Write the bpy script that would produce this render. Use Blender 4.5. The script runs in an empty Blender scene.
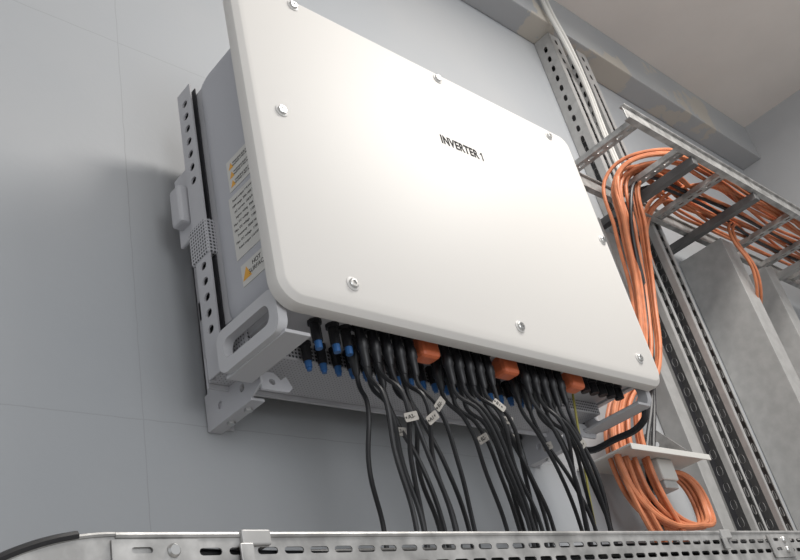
import bpy, math, random
from mathutils import Vector, Matrix
random.seed(7)
CH=1.3   # camera height above floor; all coordinates below are relative to the camera point
sc=bpy.context.scene
sc.view_settings.view_transform='Standard'

# ---------------------------------------------------------------- materials
def mat(name,col,rough=.5,metal=0.0,var=.0,vscale=8,bump=0.0,bscale=200,col2=None,coat=0,spec=.5):
    m=bpy.data.materials.new(name); m.use_nodes=True
    nt=m.node_tree; b=nt.nodes['Principled BSDF']
    b.inputs['Roughness'].default_value=rough; b.inputs['Metallic'].default_value=metal
    b.inputs['Specular IOR Level'].default_value=spec
    b.inputs['Base Color'].default_value=(*col,1)
    if coat: b.inputs['Coat Weight'].default_value=coat
    g=nt.nodes.new('ShaderNodeNewGeometry')
    if var or col2:
        n=nt.nodes.new('ShaderNodeTexNoise'); n.inputs['Scale'].default_value=vscale; n.inputs['Detail'].default_value=6
        nt.links.new(g.outputs['Position'],n.inputs['Vector'])
        r=nt.nodes.new('ShaderNodeValToRGB')
        c2=col2 or tuple(min(1,c*(1+var)) for c in col); c1=col if col2 else tuple(c*(1-var) for c in col)
        r.color_ramp.elements[0].position=.35; r.color_ramp.elements[1].position=.65
        r.color_ramp.elements[0].color=(*c1,1); r.color_ramp.elements[1].color=(*c2,1)
        nt.links.new(n.outputs['Fac'],r.inputs['Fac']); nt.links.new(r.outputs['Color'],b.inputs['Base Color'])
    if bump:
        n2=nt.nodes.new('ShaderNodeTexNoise'); n2.inputs['Scale'].default_value=bscale
        nt.links.new(g.outputs['Position'],n2.inputs['Vector'])
        bp=nt.nodes.new('ShaderNodeBump'); bp.inputs['Strength'].default_value=bump; bp.inputs['Distance'].default_value=.002
        nt.links.new(n2.outputs['Fac'],bp.inputs['Height']); nt.links.new(bp.outputs['Normal'],b.inputs['Normal'])
    return m
M={}
M['cover']=mat('white_powder_coat',(.63,.612,.585),.52,bump=.06,bscale=900,spec=.24)
M['covedge']=mat('white_powder_coat_edge',(.58,.57,.55),.5)
M['body']=mat('grey_powder_coat',(.45,.455,.485),.5,bump=.08,bscale=900)
M['bracket']=mat('grey_bracket_paint',(.47,.47,.49),.5,var=.05)
M['handle']=mat('handle_grey',(.52,.52,.535),.5)
M['steel']=mat('galvanised_steel',(.42,.415,.405),.45,metal=.55,var=.28,vscale=26,bump=.1,bscale=120)
M['steel2']=mat('dull_galvanised_steel',(.42,.415,.405),.5,metal=.25,var=.07,vscale=30)
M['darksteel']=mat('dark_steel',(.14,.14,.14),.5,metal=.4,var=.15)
M['black']=mat('black_plastic',(.012,.012,.014),.4)
M['rubber']=mat('black_cable_sheath',(.015,.015,.017),.45)
M['inside']=mat('dark_interior',(.03,.03,.035),.7)
M['orange']=mat('orange_cable_sheath',(.58,.20,.09),.5,var=.14,vscale=30)
M['orangek']=mat('orange_plastic',(.68,.17,.07),.45)
M['blue']=mat('blue_plastic',(.03,.12,.32),.4)
M['yg']=mat('yellow_green_sheath',(.36,.32,.06),.5)
M['label']=mat('label_paper',(.60,.59,.56),.5)
M['tag']=mat('tag_paper',(.36,.34,.31),.6,var=.15,vscale=80)
M['yellow']=mat('label_yellow',(.75,.38,.05),.5)
M['ink']=mat('ink',(.012,.012,.012),.7,spec=.1)
M['screw']=mat('screw_steel',(.55,.55,.54),.3,metal=.9)
M['conduit']=mat('white_pvc',(.60,.59,.56),.45)
M['ceil']=mat('ceiling_plaster',(.70,.66,.62),.9,var=.05,vscale=2,bump=.2,bscale=60)
def beammat():
    m=mat('beam_paint',(.35,.36,.37),.8,col2=(.40,.405,.405),vscale=2.5,bump=.3,bscale=40)
    nt=m.node_tree;b=nt.nodes['Principled BSDF'];N=nt.nodes;L=nt.links
    src=b.inputs['Base Color'].links[0].from_socket
    g=N.new('ShaderNodeNewGeometry'); n=N.new('ShaderNodeTexNoise'); n.inputs['Scale'].default_value=3.2; n.inputs['Detail'].default_value=9; n.inputs['Roughness'].default_value=.62
    L.new(g.outputs['Position'],n.inputs['Vector'])
    r=N.new('ShaderNodeValToRGB'); r.color_ramp.elements[0].position=.585; r.color_ramp.elements[1].position=.60
    L.new(n.outputs['Fac'],r.inputs['Fac'])
    mx=N.new('ShaderNodeMix'); mx.data_type='RGBA'; L.new(r.outputs['Color'],mx.inputs[0]); L.new(src,mx.inputs[6]); mx.inputs[7].default_value=(.46,.43,.38,1)
    L.new(mx.outputs[2],b.inputs['Base Color']); return m
M['beam']=beammat()
M['floor']=mat('floor_concrete',(.40,.38,.36),.8,var=.1,vscale=3)
M['wallr']=mat('side_wall_paint',(.42,.425,.43),.85,var=.06,vscale=2)
M['lamp']=mat('lamp_housing',(.8,.8,.8),.4)

def wallmat():
    m=mat('grey_wall_paint',(.40,.42,.435),.62,bump=.12,bscale=90)
    nt=m.node_tree; b=nt.nodes['Principled BSDF']; N=nt.nodes; L=nt.links
    g=N.new('ShaderNodeNewGeometry'); s=N.new('ShaderNodeSeparateXYZ'); L.new(g.outputs['Position'],s.inputs[0])
    n=N.new('ShaderNodeTexNoise'); n.inputs['Scale'].default_value=1.6; n.inputs['Detail'].default_value=5; L.new(g.outputs['Position'],n.inputs['Vector'])
    r=N.new('ShaderNodeValToRGB'); r.color_ramp.elements[0].position=.3; r.color_ramp.elements[1].position=.7
    r.color_ramp.elements[0].color=(.36,.378,.398,1); r.color_ramp.elements[1].color=(.405,.412,.42,1)
    L.new(n.outputs['Fac'],r.inputs['Fac'])
    n2=N.new('ShaderNodeTexNoise'); n2.inputs['Scale'].default_value=25; L.new(g.outputs['Position'],n2.inputs['Vector'])
    def mth(op,a,bv):
        q=N.new('ShaderNodeMath'); q.operation=op
        for i,v in enumerate((a,bv)):
            if v is None: continue
            if isinstance(v,(int,float)): q.inputs[i].default_value=v
            else: L.new(v,q.inputs[i])
        return q.outputs[0]
    wob=mth('MULTIPLY',n2.outputs['Fac'],.004)
    masks=[]
    for axis,pos in ((0,.64),(0,-.6),(2,.585+CH),(2,1.42+CH)):
        d=mth('ABSOLUTE',mth('SUBTRACT',mth('ADD',s.outputs[axis],wob),pos+.002),None)
        masks.append(mth('LESS_THAN',d,.0009))
    tot=masks[0]
    for k in masks[1:]: tot=mth('MAXIMUM',tot,k)
    fade=mth('MULTIPLY',tot,mth('MULTIPLY',n.outputs['Fac'],.5))
    mx=N.new('ShaderNodeMix'); mx.data_type='RGBA'
    L.new(fade,mx.inputs[0]); L.new(r.outputs['Color'],mx.inputs[6]); mx.inputs[7].default_value=(.14,.14,.14,1)
    L.new(mx.outputs[2],b.inputs['Base Color'])
    return m
M['wall']=wallmat()
def perfmat():
    m=mat('perforated_sheet',(.30,.31,.33),.5); nt=m.node_tree;b=nt.nodes['Principled BSDF'];N=nt.nodes;L=nt.links
    g=N.new('ShaderNodeNewGeometry'); v=N.new('ShaderNodeTexVoronoi'); v.inputs['Scale'].default_value=150; v.inputs['Randomness'].default_value=0
    L.new(g.outputs['Position'],v.inputs['Vector'])
    r=N.new('ShaderNodeValToRGB'); r.color_ramp.interpolation='CONSTANT'
    r.color_ramp.elements[0].color=(.05,.05,.055,1); r.color_ramp.elements[1].position=.33; r.color_ramp.elements[1].color=(.46,.46,.48,1)
    L.new(v.outputs['Distance'],r.inputs['Fac']); L.new(r.outputs['Color'],b.inputs['Base Color'])
    return m
M['perf']=perfmat()

# ---------------------------------------------------------------- builders
def root(name,loc):
    e=bpy.data.objects.new(name,None); e.empty_display_size=.05
    e.location=(loc[0],loc[1],loc[2]+CH); sc.collection.objects.link(e); return e
def link(o,parent):
    sc.collection.objects.link(o)
    if parent:
        o.parent=parent; o.matrix_parent_inverse=Matrix.Translation(-parent.location)
def finish(me,smooth,ang=35):
    if smooth:
        for p in me.polygons: p.use_smooth=True
        me.set_sharp_from_angle(angle=math.radians(ang))
def meshobj(name,vs,fs,m,parent,bevel=0,smooth=False,segs=2):
    me=bpy.data.meshes.new(name); me.from_pydata([(v[0],v[1],v[2]+CH) for v in vs],[],fs); me.update()
    me.materials.append(M[m]); finish(me,smooth)
    o=bpy.data.objects.new(name,me); link(o,parent)
    if bevel:
        b=o.modifiers.new('b','BEVEL'); b.width=bevel; b.segments=segs; b.limit_method='ANGLE'
    return o
BF=[(0,3,2,1),(4,5,6,7),(0,1,5,4),(1,2,6,5),(2,3,7,6),(3,0,4,7)]
def box(name,x0,x1,y0,y1,z0,z1,m,parent=None,bevel=.0015):
    vs=[(x0,y0,z0),(x1,y0,z0),(x1,y1,z0),(x0,y1,z0),(x0,y0,z1),(x1,y0,z1),(x1,y1,z1),(x0,y1,z1)]
    return meshobj(name,vs,BF,m,parent,bevel)
def rr(x0,x1,z0,z1,r,n=8):
    out=[]
    for cx,cz,a0 in ((x1-r,z1-r,0),(x0+r,z1-r,90),(x0+r,z0+r,180),(x1-r,z0+r,270)):
        for i in range(n+1):
            a=math.radians(a0+90*i/n); out.append((cx+r*math.cos(a),cz+r*math.sin(a)))
    return out
def loft(name,x0,x1,z0,z1,rings,r,m,parent,n=8):
    vs=[];fs=[]
    for y,ins in rings:
        vs+= [(a,y,b) for a,b in rr(x0+ins,x1-ins,z0+ins,z1-ins,max(.002,r-ins),n)]
    k=4*(n+1)
    for i in range(len(rings)-1):
        for j in range(k):
            j2=(j+1)%k
            fs.append((i*k+j,i*k+j2,(i+1)*k+j2,(i+1)*k+j))
    fs.append(tuple(range(k))[::-1]); fs.append(tuple((len(rings)-1)*k+j for j in range(k)))
    o=meshobj(name,vs,fs,m,parent)
    import bmesh
    bm=bmesh.new(); bm.from_mesh(o.data); bmesh.ops.recalc_face_normals(bm,faces=bm.faces); bm.to_mesh(o.data); bm.free()
    finish(o.data,True,28)
    return o
def lathe(name,p,axis,prof,m,parent,n=14):
    ax=Vector(axis).normalized(); up=Vector((0,0,1)) if abs(ax.z)<.9 else Vector((1,0,0))
    u=ax.cross(up).normalized(); w=ax.cross(u); p=Vector(p); vs=[];fs=[]
    for t,r in prof:
        for i in range(n):
            a=2*math.pi*i/n; vs.append(p+ax*t+u*(r*math.cos(a))+w*(r*math.sin(a)))
    for i in range(len(prof)-1):
        for j in range(n):
            j2=(j+1)%n; fs.append((i*n+j,i*n+j2,(i+1)*n+j2,(i+1)*n+j))
    fs.append(tuple(range(n))[::-1]); fs.append(tuple((len(prof)-1)*n+j for j in range(n)))
    return vs,fs
def lathes(name,items,m,parent):
    V=[];F=[]
    for p,axis,prof,n in items:
        v,f=lathe('',p,axis,prof,m,None,n); o=len(V); V+=v; F+=[tuple(i+o for i in q) for q in f]
    return meshobj(name,V,F,m,parent,smooth=True)
def curve2mesh(cu,name,m,parent,M4=None,smooth=True):
    tmp=bpy.data.objects.new('tmp',cu); sc.collection.objects.link(tmp)
    dg=bpy.context.evaluated_depsgraph_get(); dg.update()
    me=bpy.data.meshes.new_from_object(tmp.evaluated_get(dg)); me.name=name
    if M4: me.transform(M4)
    me.materials.clear(); me.materials.append(M[m])
    bpy.data.objects.remove(tmp)
    if smooth: finish(me,True,40)
    o=bpy.data.objects.new(name,me); link(o,parent); return o
def tubes(name,paths,r,m,parent,res=8):
    cu=bpy.data.curves.new(name,'CURVE'); cu.dimensions='3D'; cu.bevel_depth=r; cu.bevel_resolution=2; cu.resolution_u=res; cu.use_fill_caps=True
    for pts in paths:
        s=cu.splines.new('BEZIER'); s.bezier_points.add(len(pts)-1)
        for b,p in zip(s.bezier_points,pts):
            b.co=(p[0],p[1],p[2]+CH); b.handle_left_type=b.handle_right_type='AUTO'
    return curve2mesh(cu,name,m,parent)
def frame(o3,u,v,sx=1):
    U=Vector(u).normalized(); Vv=Vector(v).normalized(); W=U.cross(Vv)
    return Matrix(((U.x*sx,Vv.x,W.x,o3[0]),(U.y*sx,Vv.y,W.y,o3[1]),(U.z*sx,Vv.z,W.z,o3[2]+CH),(0,0,0,1)))
def plate(name,outline,holes,th,o3,u,v,m,parent):
    """flat plate with real holes; local (a,b) -> o3+u*a+v*b ; thickness centred"""
    cu=bpy.data.curves.new(name,'CURVE'); cu.dimensions='2D'; cu.fill_mode='BOTH'; cu.extrude=th/2
    for loop in [outline]+holes:
        s=cu.splines.new('POLY'); s.points.add(len(loop)-1); s.use_cyclic_u=True
        for q,p in zip(s.points,loop): q.co=(p[0],p[1],0,1)
    return curve2mesh(cu,name,m,parent,frame(o3,u,v),smooth=False)
def rect(a0,a1,b0,b1): return [(a0,b0),(a1,b0),(a1,b1),(a0,b1)]
def slot(cx,cy,l,w,n=4,vert=False):
    out=[];r=w/2;h=l/2-r
    for s,a0 in ((1,-90),(-1,90)):
        for i in range(n+1):
            a=math.radians(a0+180*i/n); out.append((s*h+r*math.cos(a),r*math.sin(a)))
    if vert: out=[(-b,a) for a,b in out]
    return [(cx+a,cy+b) for a,b in out]
def circ(cx,cy,r,n=10): return [(cx+r*math.cos(2*math.pi*i/n),cy+r*math.sin(2*math.pi*i/n)) for i in range(n)]
def text(name,body,size,o3,u,v,m,parent,ext=.0002,bold=0,sx=1,space=1):
    cu=bpy.data.curves.new(name,'FONT'); cu.body=body; cu.size=size; cu.extrude=ext; cu.align_x='CENTER'; cu.align_y='CENTER'; cu.offset=bold; cu.space_character=space
    return curve2mesh(cu,name,m,parent,frame(o3,u,v,sx),smooth=False)

WY=1.15; XL,XR=-3.0,4.12; ZC=2.58; YF=-3.2
WG=WY-.002
# ---------------------------------------------------------------- room
box('wall_back',XL,XR+.1,WY,WY+.12,-CH,ZC+.1,'wall',None,0)
box('wall_right',XR,XR+.12,YF,WY,-CH,ZC+.1,'wallr',None,0)
box('ceiling',XL,XR,YF,WY,ZC,ZC+.1,'ceil',None,0)
box('floor',XL,XR+.1,YF,WY+.1,-CH-.1,-CH,'floor',None,0)
box('ceiling_beam',XL,XR,1.045,WY,2.37,ZC,'beam',None,.004)

# ---------------------------------------------------------------- inverter
inv=root('solar_inverter',(1.17,1.0,.97))
CX0,CX1,CZ0,CZ1=.672,1.672,.62,1.32
loft('front_cover',CX0,CX1,CZ0,CZ1,[(.838,.004),(.836,.0),(.822,.0),(.816,.002),(.8100,.011),(.8085,.014)],.042,'cover',inv,10)
loft('cover_gasket',CX0+.012,CX1-.012,CZ0+.012,CZ1-.012,[(.848,0),(.838,0)],.035,'inside',inv)
loft('housing',.70,1.645,.655,1.215,[(.845,0),(.955,0),(.975,.003),(.990,.012),(1.000,.028)],.05,'body',inv,8)
box('heat_sink',.712,1.632,.98,1.065,.69,1.19,'bracket',inv,.004)
for i in range(46):
    x=.735+i*.0195
    box('fin_%d'%i,x,x+.003,1.04,1.10,.70,1.17,'bracket',inv,0)
box('connector_panel',.72,1.63,.845,.965,.648,.66,'bracket',inv,.001)
box('fan_grille',.715,1.632,.960,1.075,.622,.66,'perf',inv,.003)
box('fan_grille_lip',.715,1.632,1.075,1.08,.614,.668,'bracket',inv,.001)
for sx,tag in ((.698,'l'),(1.640,'r')):
    holes=[]
    for i in range(17):
        z=.690+i*.0300
        if .82<z<.97: continue
        holes.append(slot(.0215,z,.0175,.014))
    plate('side_rail_'+tag,rect(0,.043,.61,1.205),holes,.003,(sx,1.002,0),(0,1,0),(0,0,1),'bracket',inv)
    plate('side_rail_back_'+tag,rect(0,.040,.62,1.2),[],.002,(sx+.012*(1 if tag=='l' else -1),1.004,0),(0,1,0),(0,0,1),'inside',inv)
    box('side_rail_lip_'+tag,min(sx,sx+.012),max(sx,sx+.012),1.043,1.047,.61,1.205,'bracket',inv,.0005)
    s=1 if tag=='l' else -1
    box('vent_box_'+tag,min(sx-.004*s,sx+.03*s),max(sx-.004*s,sx+.03*s),1.0,1.055,.825,.895,'perf',inv,.003)
    box('lock_block_'+tag,min(sx-.016*s,sx+.014*s),max(sx-.016*s,sx+.014*s),1.052,1.085,.92,1.0,'bracket',inv,.006)
    box('lock_plate_'+tag,min(sx+.004*s,sx+.012*s),max(sx+.004*s,sx+.012*s),1.045,1.095,.89,1.04,'bracket',inv,.003)
    out=rr(.842,1.0,.592,.664,.020); hole=rr(.862,.982,.612,.645,.014)
    plate('handle_'+tag,out,[hole],.016,(sx-.003*s,0,0),(0,1,0),(0,0,1),'handle',inv)
    o=bpy.data.objects['handle_'+tag]; b=o.modifiers.new('b','BEVEL'); b.width=.004; b.segments=2; b.limit_method='ANGLE'
    box('handle_foot_'+tag,min(sx,sx+.045*s),max(sx,sx+.045*s),.845,1.0,.590,.596,'handle',inv,.001)
tubes('carry_grip_r',[[(1.655,.865,.60),(1.655,.88,.575),(1.65,.96,.565),(1.645,1.04,.575),(1.645,1.055,.61)]],.008,'black',inv)
S=[(.812,1.292),(1.196,1.292),(1.58,1.288),(.735,.994),(1.64,.994),(.812,.675),(1.208,.678),(1.597,.678)]
lathes('cover_screw_washers',[((x,.8095,z),(0,-1,0),[(0,.0125),(.0022,.0125),(.003,.011)],20) for x,z in S],'covedge',inv)
lathes('cover_screws',[((x,.807,z),(0,-1,0),[(0,.0085),(.0035,.0085),(.0045,.0072),(.0046,.0035),(.0030,.0033)],18) for x,z in S],'screw',inv)
text('inverter_label_text','INVERTER',.0305,(1.1985,.8083,1.10),(1,0,0),(0,0,1),'ink',inv,.0002,.0010,.78,1.07)
# numeral one with its flag, as printed
meshobj('inverter_label_numeral',[(1.2625+a,.8081,1.10-.0107+b) for a,b in ((.003,0),(.0062,0),(.0062,.0222),(.0036,.0222),(-.001,.0175),(-.001,.0145),(.003,.0175))],[tuple(range(7))],'ink',inv)
def lab(n,y0,y1,z0,z1,m='label'):
    box(n,.6990,.7004,y0,y1,z0,z1,m,inv,0)
lab('warning_label',.862,.928,.895,.957)
lab('rating_label',.862,.935,.765,.885)
lab('warning_label_small',.865,.928,.712,.750,'label')
def sidetext(n,body,size,y,z):
    text(n,body,size,(.6988,y,z),(0,-1,0),(0,0,1),'ink',inv,.0001)
def tri(n,y,z,s):
    meshobj(n,[(.6987,y-s,z-s*.8),(.6987,y+s,z-s*.8),(.6987,y,z+s)],[(0,1,2)],'yellow',inv)
for i,z in enumerate((.943,.925,.907)): 
    tri('warning_triangle_%d'%i,.916,z,.007); sidetext('warning_text_%d'%i,'WARNING ELECTRIC\nHAZARD 5 MIN WAIT',.0052,.886,z)
for i in range(9):
    sidetext('rating_text_%d'%i,random.choice(['Max. DC voltage   1100 V','MPP range  200-1000 V','Rated output 110 kW','AC current  158.8 A','Frequency  50/60 Hz','Ingress rating   IP66']),.0062,.897,.875-i*.0115)
tri('small_warning_triangle',.914,.731,.012)
sidetext('small_warning_text','HOT\nSURFACE',.011,.886,.734)

# wall mounting bracket
for x0,tag in ((.757,'l'),(1.58,'r')):
    box('mount_rail_'+tag,x0,x0+.004,1.095,WG,.58,1.12,'bracket',inv,.001)
    box('mount_rail_face_'+tag,x0,x0+.045,WG-.005,WG,.58,1.12,'bracket',inv,.001)
    plate('mount_foot_'+tag,[(0,.012),(.03,0),(.157,0),(.157,.06),(.10,.070),(.0,.042)],[circ(.05,.026,.007),circ(.115,.026,.007)],.004,(x0-.002,.990,.577),(0,1,0),(0,0,1),'bracket',inv)
    box('mount_foot_flange_'+tag,x0-.004,x0+.022,1.02,WG,.573,.578,'bracket',inv,.001)
    plate('mount_hook_'+tag,[(0,0),(.05,0),(.060,.010),(.052,.03),(.04,.022),(.03,.034),(0,.034)],[circ(.022,.016,.006)],.004,(x0-.002,.992,.578),(1,0,0),(0,.15,1),'bracket',inv)
    lathes('mount_bolt_'+tag,[((x0+.010,1.05,.573),(0,0,-1),[(0,.007),(.005,.007)],6),((x0+.010,1.10,.573),(0,0,-1),[(0,.007),(.005,.007)],6)],'screw',inv)
for z in (.78,.95,1.06):
    box('cross_beam_%d'%int(z*100),.757,1.58,1.10,WG-.004,z,z+.04,'bracket',inv,.002)

# connectors on the underside
conn=[];blue=[];cables=[]
knobs=[1.015,1.222,1.425]
groups=[(.868,5,.930),(1.060,5,1.215),(1.268,5,1.415)]
for gi,(gx,n,tx) in enumerate(groups):
    for row,y in enumerate((.872,.910)):
        for i in range(n):
            x=gx+i*.0265+row*.012
            L=.066+random.uniform(-.006,.016)
            conn.append(((x,y,.652),(0,0,-1),[(0,.0115),(.010,.0115),(.0105,.0085),(.030,.0085),(.0305,.0098),(.045,.0098),(.048,.0078),(L,.0062),(L+.006,.0042)],10))
            ex=tx+(i-(n-1)/2)*.025+random.uniform(-.012,.012)+row*.012
            if gi==0: ex=.978+(i-2)*.038+random.uniform(-.010,.010)
            ey=.90+row*.03+random.uniform(-.03,.03)
            z0=.652-L
            bow=random.uniform(-.032,.012)
            cables.append([(x,y,z0+.01),(x,y,z0-.02),(x+(ex-x)*.22+bow*.4,y-.01+random.uniform(-.02,.02),.52),
                           (x+(ex-x)*.62+bow*.6,(y+ey)/2-.012,.43),(ex+abs(bow)*.35,ey,.34),(ex+random.uniform(-.01,.01),ey+.01,.225)])
    for i in range(6):
        x=gx-.050+i*.030
        conn.append(((x,.948,.652),(0,0,-1),[(0,.0100),(.010,.0100),(.0105,.008),(.038,.0078)],10))
        blue.append(((x,.948,.615),(0,0,-1),[(0,.0062),(.012,.0058),(.0125,.0042),(.017,.0042)],10))
for x in (.79,.825,.85):
    conn.append(((x,.885,.652),(0,0,-1),[(0,.0115),(.010,.0115),(.0105,.0085),(.040,.0085)],10))
    blue.append(((x,.885,.612),(0,0,-1),[(0,.0062),(.013,.0058)],10))
for i in range(5):
    conn.append(((1.47+i*.03,.88,.652),(0,0,-1),[(0,.013),(.012,.013),(.013,.010),(.035,.010)],10))
lathes('dc_connectors',conn,'black',inv); lathes('blue_connector_tips',blue,'blue',inv)
for i,x in enumerate(knobs):
    lathes('dc_switch_base_%d'%i,[((x,.875,.655),(0,0,-1),[(0,.021),(.010,.021)],20)],'orangek',inv)
    box('dc_switch_knob_%d'%i,x-.022,x+.022,.860,.894,.612,.648,'orangek',inv,.008)
tubes('dc_cables',cables,.0038,'rubber',inv)
tubes('earth_cable',[[(1.50,.93,.64),(1.49,.95,.50),(1.47,.96,.36),(1.46,.96,.225)]],.0025,'yg',inv)
k=0
for ci in (1,3,4,7,12,14,16,19,23,26):
    if ci>=len(cables): continue
    p=Vector(cables[ci][2]); a=random.uniform(-1.0,1.0); c,s_=math.cos(a),math.sin(a)
    u=(c,-.2,s_); v=(-s_,-.1,c)
    U=Vector(u).normalized(); Vv=(Vector(v)-U*Vector(v).dot(U)).normalized()
    zz=p+Vector((0,-.006,random.uniform(-.04,.01)))
    plate('cable_tag_%d'%k,rr(-.0125,.0125,-.007,.007,.002,2),[circ(-.010,0,.002,6)],.0012,tuple(zz),U,Vv,'tag',inv)
    text('cable_tag_text_%d'%k,random.choice(['A1+','B2-','A3-','B1+']),.009,tuple(zz-(U.cross(Vv))*(-.0010)),U,Vv,'ink',inv,.0001)
    k+=1

# ---------------------------------------------------------------- cable tray in front (below inverter)
tray=root('perforated_cable_tray',(.28,.75,.264))
TX0,TX1=.38,3.0; TZ=.260; FY=.75
hs=[]
x=TX0+.10
while x<TX1-.03:
    hs.append(slot(x,TZ-.0175,.026,.0075)); hs.append(slot(x+.017,TZ-.036,.026,.0075)); x+=.034
plate('tray_front_side',rect(TX0,TX1,TZ-.065,TZ),hs,.0016,(0,FY,0),(1,0,0),(0,0,1),'steel',tray)
plate('tray_back_side',rect(TX0,TX1,TZ-.065,TZ),[],.0016,(0,FY+.30,0),(1,0,0),(0,0,1),'steel',tray)
box('tray_front_lip',TX0,TX1,FY-.001,FY+.014,TZ-.0015,TZ+.0015,'steel',tray,.0008)
box('tray_back_lip',TX0,TX1,FY+.286,FY+.301,TZ-.0015,TZ+.0015,'steel',tray,.0008)
tubes('tray_front_rim',[[(TX0,FY,TZ-.001),(1.5,FY,TZ-.001),(TX1,FY,TZ-.001)]],.0035,'steel',tray)
bh=[]
for j in range(5):
    for i in range(60):
        bh.append(slot(.42+i*.042,.045+j*.052,.026,.008))
plate('tray_base',rect(TX0,TX1,0,.30),bh,.0016,(0,FY,TZ-.065),(1,0,0),(0,1,0),'steel',tray)
pp=[]
for i in range(24):
    y=FY+.012+(i%6)*.011; z=TZ-.058+(i//6)*.012
    pp.append([(TX0+.02+q*.32,y+random.uniform(0,.006),z+random.uniform(0,.010)) for q in range(9)])
tubes('tray_cables',pp,.0055,'rubber',tray)
def arc(R,a0,a1,n=14): return [(TX0-R*math.sin(math.radians(a0+(a1-a0)*i/n)),TZ-.25+R*math.cos(math.radians(a0+(a1-a0)*i/n))) for i in range(n+1)]
for yy,t in ((FY,'front'),(FY+.30,'back')):
    plate('elbow_side_'+t,arc(.25,0,85)+arc(.185,85,0),[],.0016,(0,yy,0),(1,0,0),(0,0,1),'steel',tray)
    tubes('elbow_edge_trim_'+t,[[(a,yy,b) for a,b in arc(.252,8,85)]],.0045,'black',tray)
    tubes('elbow_rim_'+t,[[(a,yy,b) for a,b in arc(.250,0,25)]],.0028,'steel',tray)
A=arc(.185,0,85); vs=[(a,y,b) for a,b in A for y in (FY,FY+.30)]
meshobj('elbow_base',vs,[(2*i,2*i+1,2*i+3,2*i+2) for i in range(len(A)-1)],'steel',tray)
for x0,x1 in ((TX0-.005,TX0+.085),(1.70,1.79)):
    plate('splice_plate_%d'%int(x0*100),rect(x0,x1,TZ-.05,TZ-.006),[slot(x0+.03,TZ-.016,.022,.006),slot(x0+.03,TZ-.034,.022,.006)],.002,(0,FY-.003,0),(1,0,0),(0,0,1),'steel',tray)
    lathes('splice_bolt_%d'%int(x0*100),[((x0+.062,FY-.004,TZ-.017),(0,-1,0),[(0,.007),(.002,.0068),(.004,.005)],16),((x0+.062,FY-.004,TZ-.036),(0,-1,0),[(0,.007),(.002,.0068),(.004,.005)],16)],'screw',tray)
for x0 in (.515,1.52):
    box('rim_clip_%d'%int(x0*100),x0,x0+.036,FY-.006,FY+.02,TZ-.013,TZ+.0035,'steel2',tray,.002)
    box('rim_clip_tab_%d'%int(x0*100),x0-.004,x0+.012,FY-.007,FY-.004,TZ-.032,TZ-.011,'steel',tray,.001)
for i,x0 in enumerate((.60,1.6,2.35)):
    box('support_arm_%d'%i,x0,x0+.04,FY,WG,TZ-.105,TZ-.067,'steel2',tray,.002)
tray.rotation_euler=(0,-.0208,0)

# ---------------------------------------------------------------- vertical perforated struts at the right
def strut(name,x0,w,yf,z0,z1):
    r=root(name,(x0,1.1,.8))
    hs=[];z=z0+.03
    while z<z1-.03: hs.append(slot(w/2,z,.028,.016,vert=True)); z+=.050
    plate('face',rect(0,w,z0,z1),hs,.0025,(x0,yf,0),(1,0,0),(0,0,1),'steel2',r)
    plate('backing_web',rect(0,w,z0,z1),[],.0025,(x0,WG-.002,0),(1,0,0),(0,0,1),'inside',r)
    hs2=[];z=z0+.055
    while z<z1-.03: hs2.append(slot((WG-yf)/2,z,.028,.016,vert=True)); z+=.050
    plate('side_a',rect(0,WG-yf,z0,z1),hs2,.0025,(x0,yf,0),(0,1,0),(0,0,1),'steel2',r)
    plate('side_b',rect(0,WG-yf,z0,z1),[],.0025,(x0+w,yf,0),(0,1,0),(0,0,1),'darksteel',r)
    return r
strut('perforated_strut',2.41,.065,1.078,-CH,2.368)
strut('perforated_strut',2.585,.065,1.078,-CH,2.368)
r=root('vertical_cable_channel',(2.33,1.1,.5))
box('web',2.25,2.39,WG-.02,WG,-CH,1.44,'steel2',r,.002)
box('flange',2.245,2.250,WG-.06,WG,-CH,1.44,'steel2',r,.001)
r=root('steel_support_channel',(2.9,1.1,.5))
box('side_near',2.84,2.846,.97,WG,-CH,1.455,'steel2',r,.001)
box('face',2.846,2.93,.97,.976,-CH,1.455,'steel2',r,.001)
box('side_far',2.93,2.936,.97,WG,-CH,1.455,'steel2',r,.001)
r=root('steel_support_channel',(3.3,1.1,.5))
box('side_near',3.24,3.246,1.0,WG,-CH,1.455,'steel2',r,.001)
box('face',3.246,3.32,1.0,1.006,-CH,1.455,'steel2',r,.001)
box('side_far',3.32,3.326,1.0,WG,-CH,1.455,'steel2',r,.001)

# ---------------------------------------------------------------- cable ladder
lad=root('cable_ladder',(3.1,.92,1.505))
LZ=1.505; LF,LR=.775,1.050
for y,t in ((LF,'front'),(LR,'rear')):
    box('rail_'+t,2.0,XR-.02,y-.002,y+.002,LZ-.005,LZ+.045,'steel',lad,.001)
    box('rail_lip_low_'+t,2.0,XR-.02,y-.010,y+.010,LZ-.007,LZ-.003,'steel',lad,.001)
    box('rail_lip_top_'+t,2.0,XR-.02,y-.010,y+.010,LZ+.043,LZ+.047,'steel',lad,.001)
for i in range(8):
    x=2.04+i*.26
    plate('rung_%d'%i,rect(0,LR-LF,0,.034),[slot(.03+j*.036,.017,.022,.009) for j in range(7)],.002,(x,LF,LZ+.002),(0,1,0),(1,0,0),'steel',lad)
    box('rung_side_%d'%i,x-.001,x+.001,LF,LR,LZ,LZ+.018,'steel',lad,0)
    box('rung_side_b_%d'%i,x+.033,x+.035,LF,LR,LZ,LZ+.018,'steel',lad,0)
for i,x in enumerate((2.35,2.76,3.45)):
    box('cantilever_%d'%i,x,x+.030,LF,WG,LZ-.036,LZ-.008,'steel2' if i==2 else 'darksteel',lad,.002)

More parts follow.
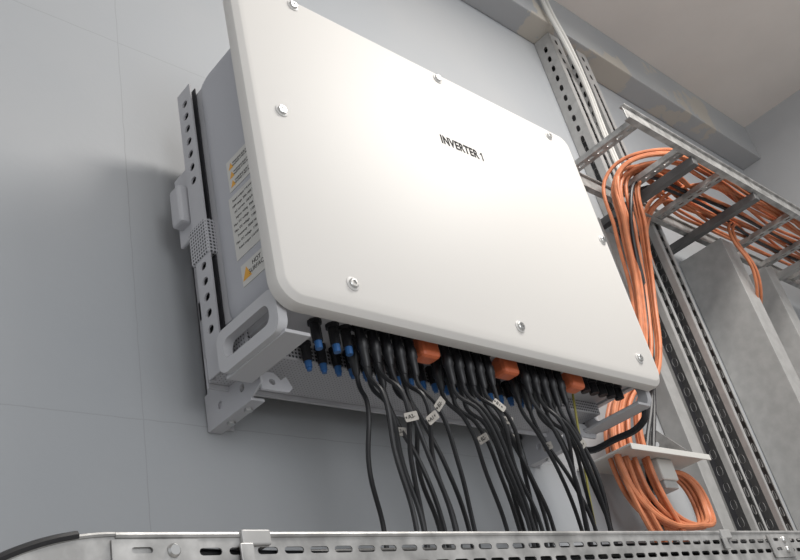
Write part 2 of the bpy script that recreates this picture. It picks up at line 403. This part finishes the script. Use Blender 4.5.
oc=root('orange_cable_bundle',(2.4,1.0,1.2))
paths=[]
for i in range(20):
    y=.810+ (i%9)*.024+random.uniform(-.005,.005); z=LZ+.024+(i//9)*.014+random.uniform(0,.006)
    pts=[]
    xx=4.0
    while xx>2.55:
        pts.append((xx,y+random.uniform(-.012,.012),z+random.uniform(0,.008))); xx-=.28
    if i%5==2:
        dx=random.uniform(-.02,.03)
        pts+=[(2.54+dx,1.0,z+.01),(2.515+dx,1.07,LZ-.03),(2.52+dx,1.11,1.3),(2.525+dx,1.12,.9),(2.525+dx,1.12,.4),(2.525+dx,1.12,-.2)]
        paths.append(pts); continue
    dx=random.uniform(-.03,.09); dy=random.uniform(-.03,.03)
    ye=1.05+dy*.6
    pts+=[(2.37+dx,y*.6+ye*.35,z+.03),(2.25+dx,.97+dy,z-.01),(2.225+dx,1.01+dy,1.34),(2.22+dx*.8,ye,1.12),(2.06+dx,ye,.86),(1.86+dx,ye,.70),(1.80+dx*1.2,ye,.56)]
    if i%2==0: pts+=[(1.86+dx,ye,.44),(2.0+dx*.3,ye-.02,.405),(2.10+dx*.3,ye,.455),(2.08+dx*.2,ye+.01,.545),(2.0,1.09,.56)]
    else: pts+=[(1.83+dx*1.3,ye,.40),(1.90+dx*1.4,ye,.26)]
    paths.append(pts)
tubes('cables',paths,.0060,'orange',oc)
tubes('black_cables',[[(3.9,.91,LZ+.02),(3.2,.90,LZ+.02),(2.6,.91,LZ+.02),(2.33,.95,LZ+.02),(2.25,.98,1.40),(2.24,1.05,1.1),(2.1,1.06,.8),(1.9,1.06,.5),(1.9,1.06,.26)],
   [(3.9,.94,LZ+.02),(3.2,.96,LZ+.02),(2.6,.93,LZ+.02),(2.37,.97,LZ+.01),(2.28,1.0,1.40),(2.26,1.05,1.1),(2.14,1.08,.8),(1.97,1.08,.5),(1.97,1.08,.26)]],.006,'rubber',oc)
paths=[]
for i in range(2):
    dx=i*.03
    paths.append([(3.6,.98,LZ+.03),(3.15,.97,LZ+.04),(2.92+dx,.94,LZ+.02),(2.83+dx,.93,LZ-.08),(2.88+dx,.93,1.30),(2.96+dx,1.03,1.15),(2.97+dx,1.10,1.0),(2.97,1.12,.5)])
dc=root('orange_drop_cable',(2.97,1.0,1.3))
tubes('sheath',paths,.0055,'orange',dc)

wc=root('white_conduit',(2.42,1.02,2.2))
tubes('pipes',[[(2.36+i*.03,1.025,ZC-.002),(2.36+i*.03,1.025,2.42),(2.41+i*.03,1.032,2.25),(2.49+i*.018,1.06,2.10),(2.515+i*.022,1.08,1.90),(2.515+i*.022,1.08,1.60)] for i in range(2)],.0085,'conduit',wc)

sh=root('equipment_shelf',(1.97,1.05,.57))
box('plate',1.76,2.12,.99,WG,.575,.580,'conduit',sh,.001)
box('front_lip',1.76,2.12,.988,.992,.565,.580,'conduit',sh,.001)
plate('gusset_plate',[(0,0),(.13,0),(.13,.12),(.09,.12)],[circ(.10,.04,.008),circ(.10,.08,.008)],.004,(2.118,1.015,.58),(0,1,0),(0,0,1),'steel',sh)
box('terminal_block',1.93,2.0,1.03,1.09,.520,.575,'conduit',sh,.004)
box('terminal_block_base',1.935,1.995,1.035,1.085,.50,.52,'steel2',sh,.003)
lathes('bolts',[((2.112,1.12,.64),(-1,0,0),[(0,.009),(.005,.009)],6)],'screw',sh)

jb=root('junction_box',(3.6,1.1,1.2))
box('enclosure',3.50,3.75,1.06,WG,1.02,1.30,'conduit',jb,.006)
box('lid',3.51,3.74,1.05,1.06,1.03,1.29,'label',jb,.003)
lathes('glands',[((3.56+.06*i,1.10,1.02),(0,0,-1),[(0,.014),(.02,.014),(.03,.008)],10) for i in range(3)],'black',jb)
tubes('leads',[[(3.56+.06*i,1.10,1.0),(3.52+.05*i,1.11,.8),(3.45+.05*i,1.10,.55),(3.45+.04*i,1.12,.2),(3.45+.04*i,1.12,-CH+.01)] for i in range(3)],.007,'rubber',jb)

# ---------------------------------------------------------------- lights
cl=root('ceiling_light',(2.1,-.25,2.53))
box('housing',1.4,2.8,-.60,.10,ZC-.06,ZC-.001,'lamp',cl,.005)
ld=bpy.data.lights.new('panel_light','AREA'); ld.shape='RECTANGLE'; ld.size=1.25; ld.size_y=.6; ld.energy=70; ld.color=(1,.965,.92)
lo=bpy.data.objects.new('panel_light',ld); sc.collection.objects.link(lo); lo.parent=cl; lo.location=(0,0,-.07)
ld=bpy.data.lights.new('added_fill','AREA'); ld.shape='RECTANGLE'; ld.size=2.2; ld.size_y=1.8; ld.energy=46; ld.color=(.97,.985,1)  # added soft fill from behind the camera; no window is known there
lo=bpy.data.objects.new('added_fill_area',ld); sc.collection.objects.link(lo); lo.location=(.2,YF+.3,1.0+CH-.2)
d=Vector((1.2,1.0,.8+CH))-Vector(lo.location); lo.rotation_euler=d.to_track_quat('-Z','Y').to_euler()
w=bpy.data.worlds.new('w'); sc.world=w; w.use_nodes=True
w.node_tree.nodes['Background'].inputs[0].default_value=(.92,.945,.98,1); w.node_tree.nodes['Background'].inputs[1].default_value=.68

# ---------------------------------------------------------------- camera
Hx=Vector((.7316,.2055,.650)); Vz=Vector((-.209,-.840,.501)); Dy=Vz.cross(Hx)
Hx.normalize(); Dy.normalize(); Vz=Hx.cross(Dy)
right=Vector((Hx.x,Dy.x,Vz.x)); down=Vector((Hx.y,Dy.y,Vz.y)); fwd=Vector((Hx.z,Dy.z,Vz.z))
cam=bpy.data.cameras.new('camera'); co=bpy.data.objects.new('camera',cam); sc.collection.objects.link(co)
cam.lens=876/800*36; cam.sensor_width=36; cam.clip_start=.02
co.matrix_world=Matrix(((right.x,-down.x,-fwd.x,0),(right.y,-down.y,-fwd.y,0),(right.z,-down.z,-fwd.z,CH),(0,0,0,1)))
sc.camera=co
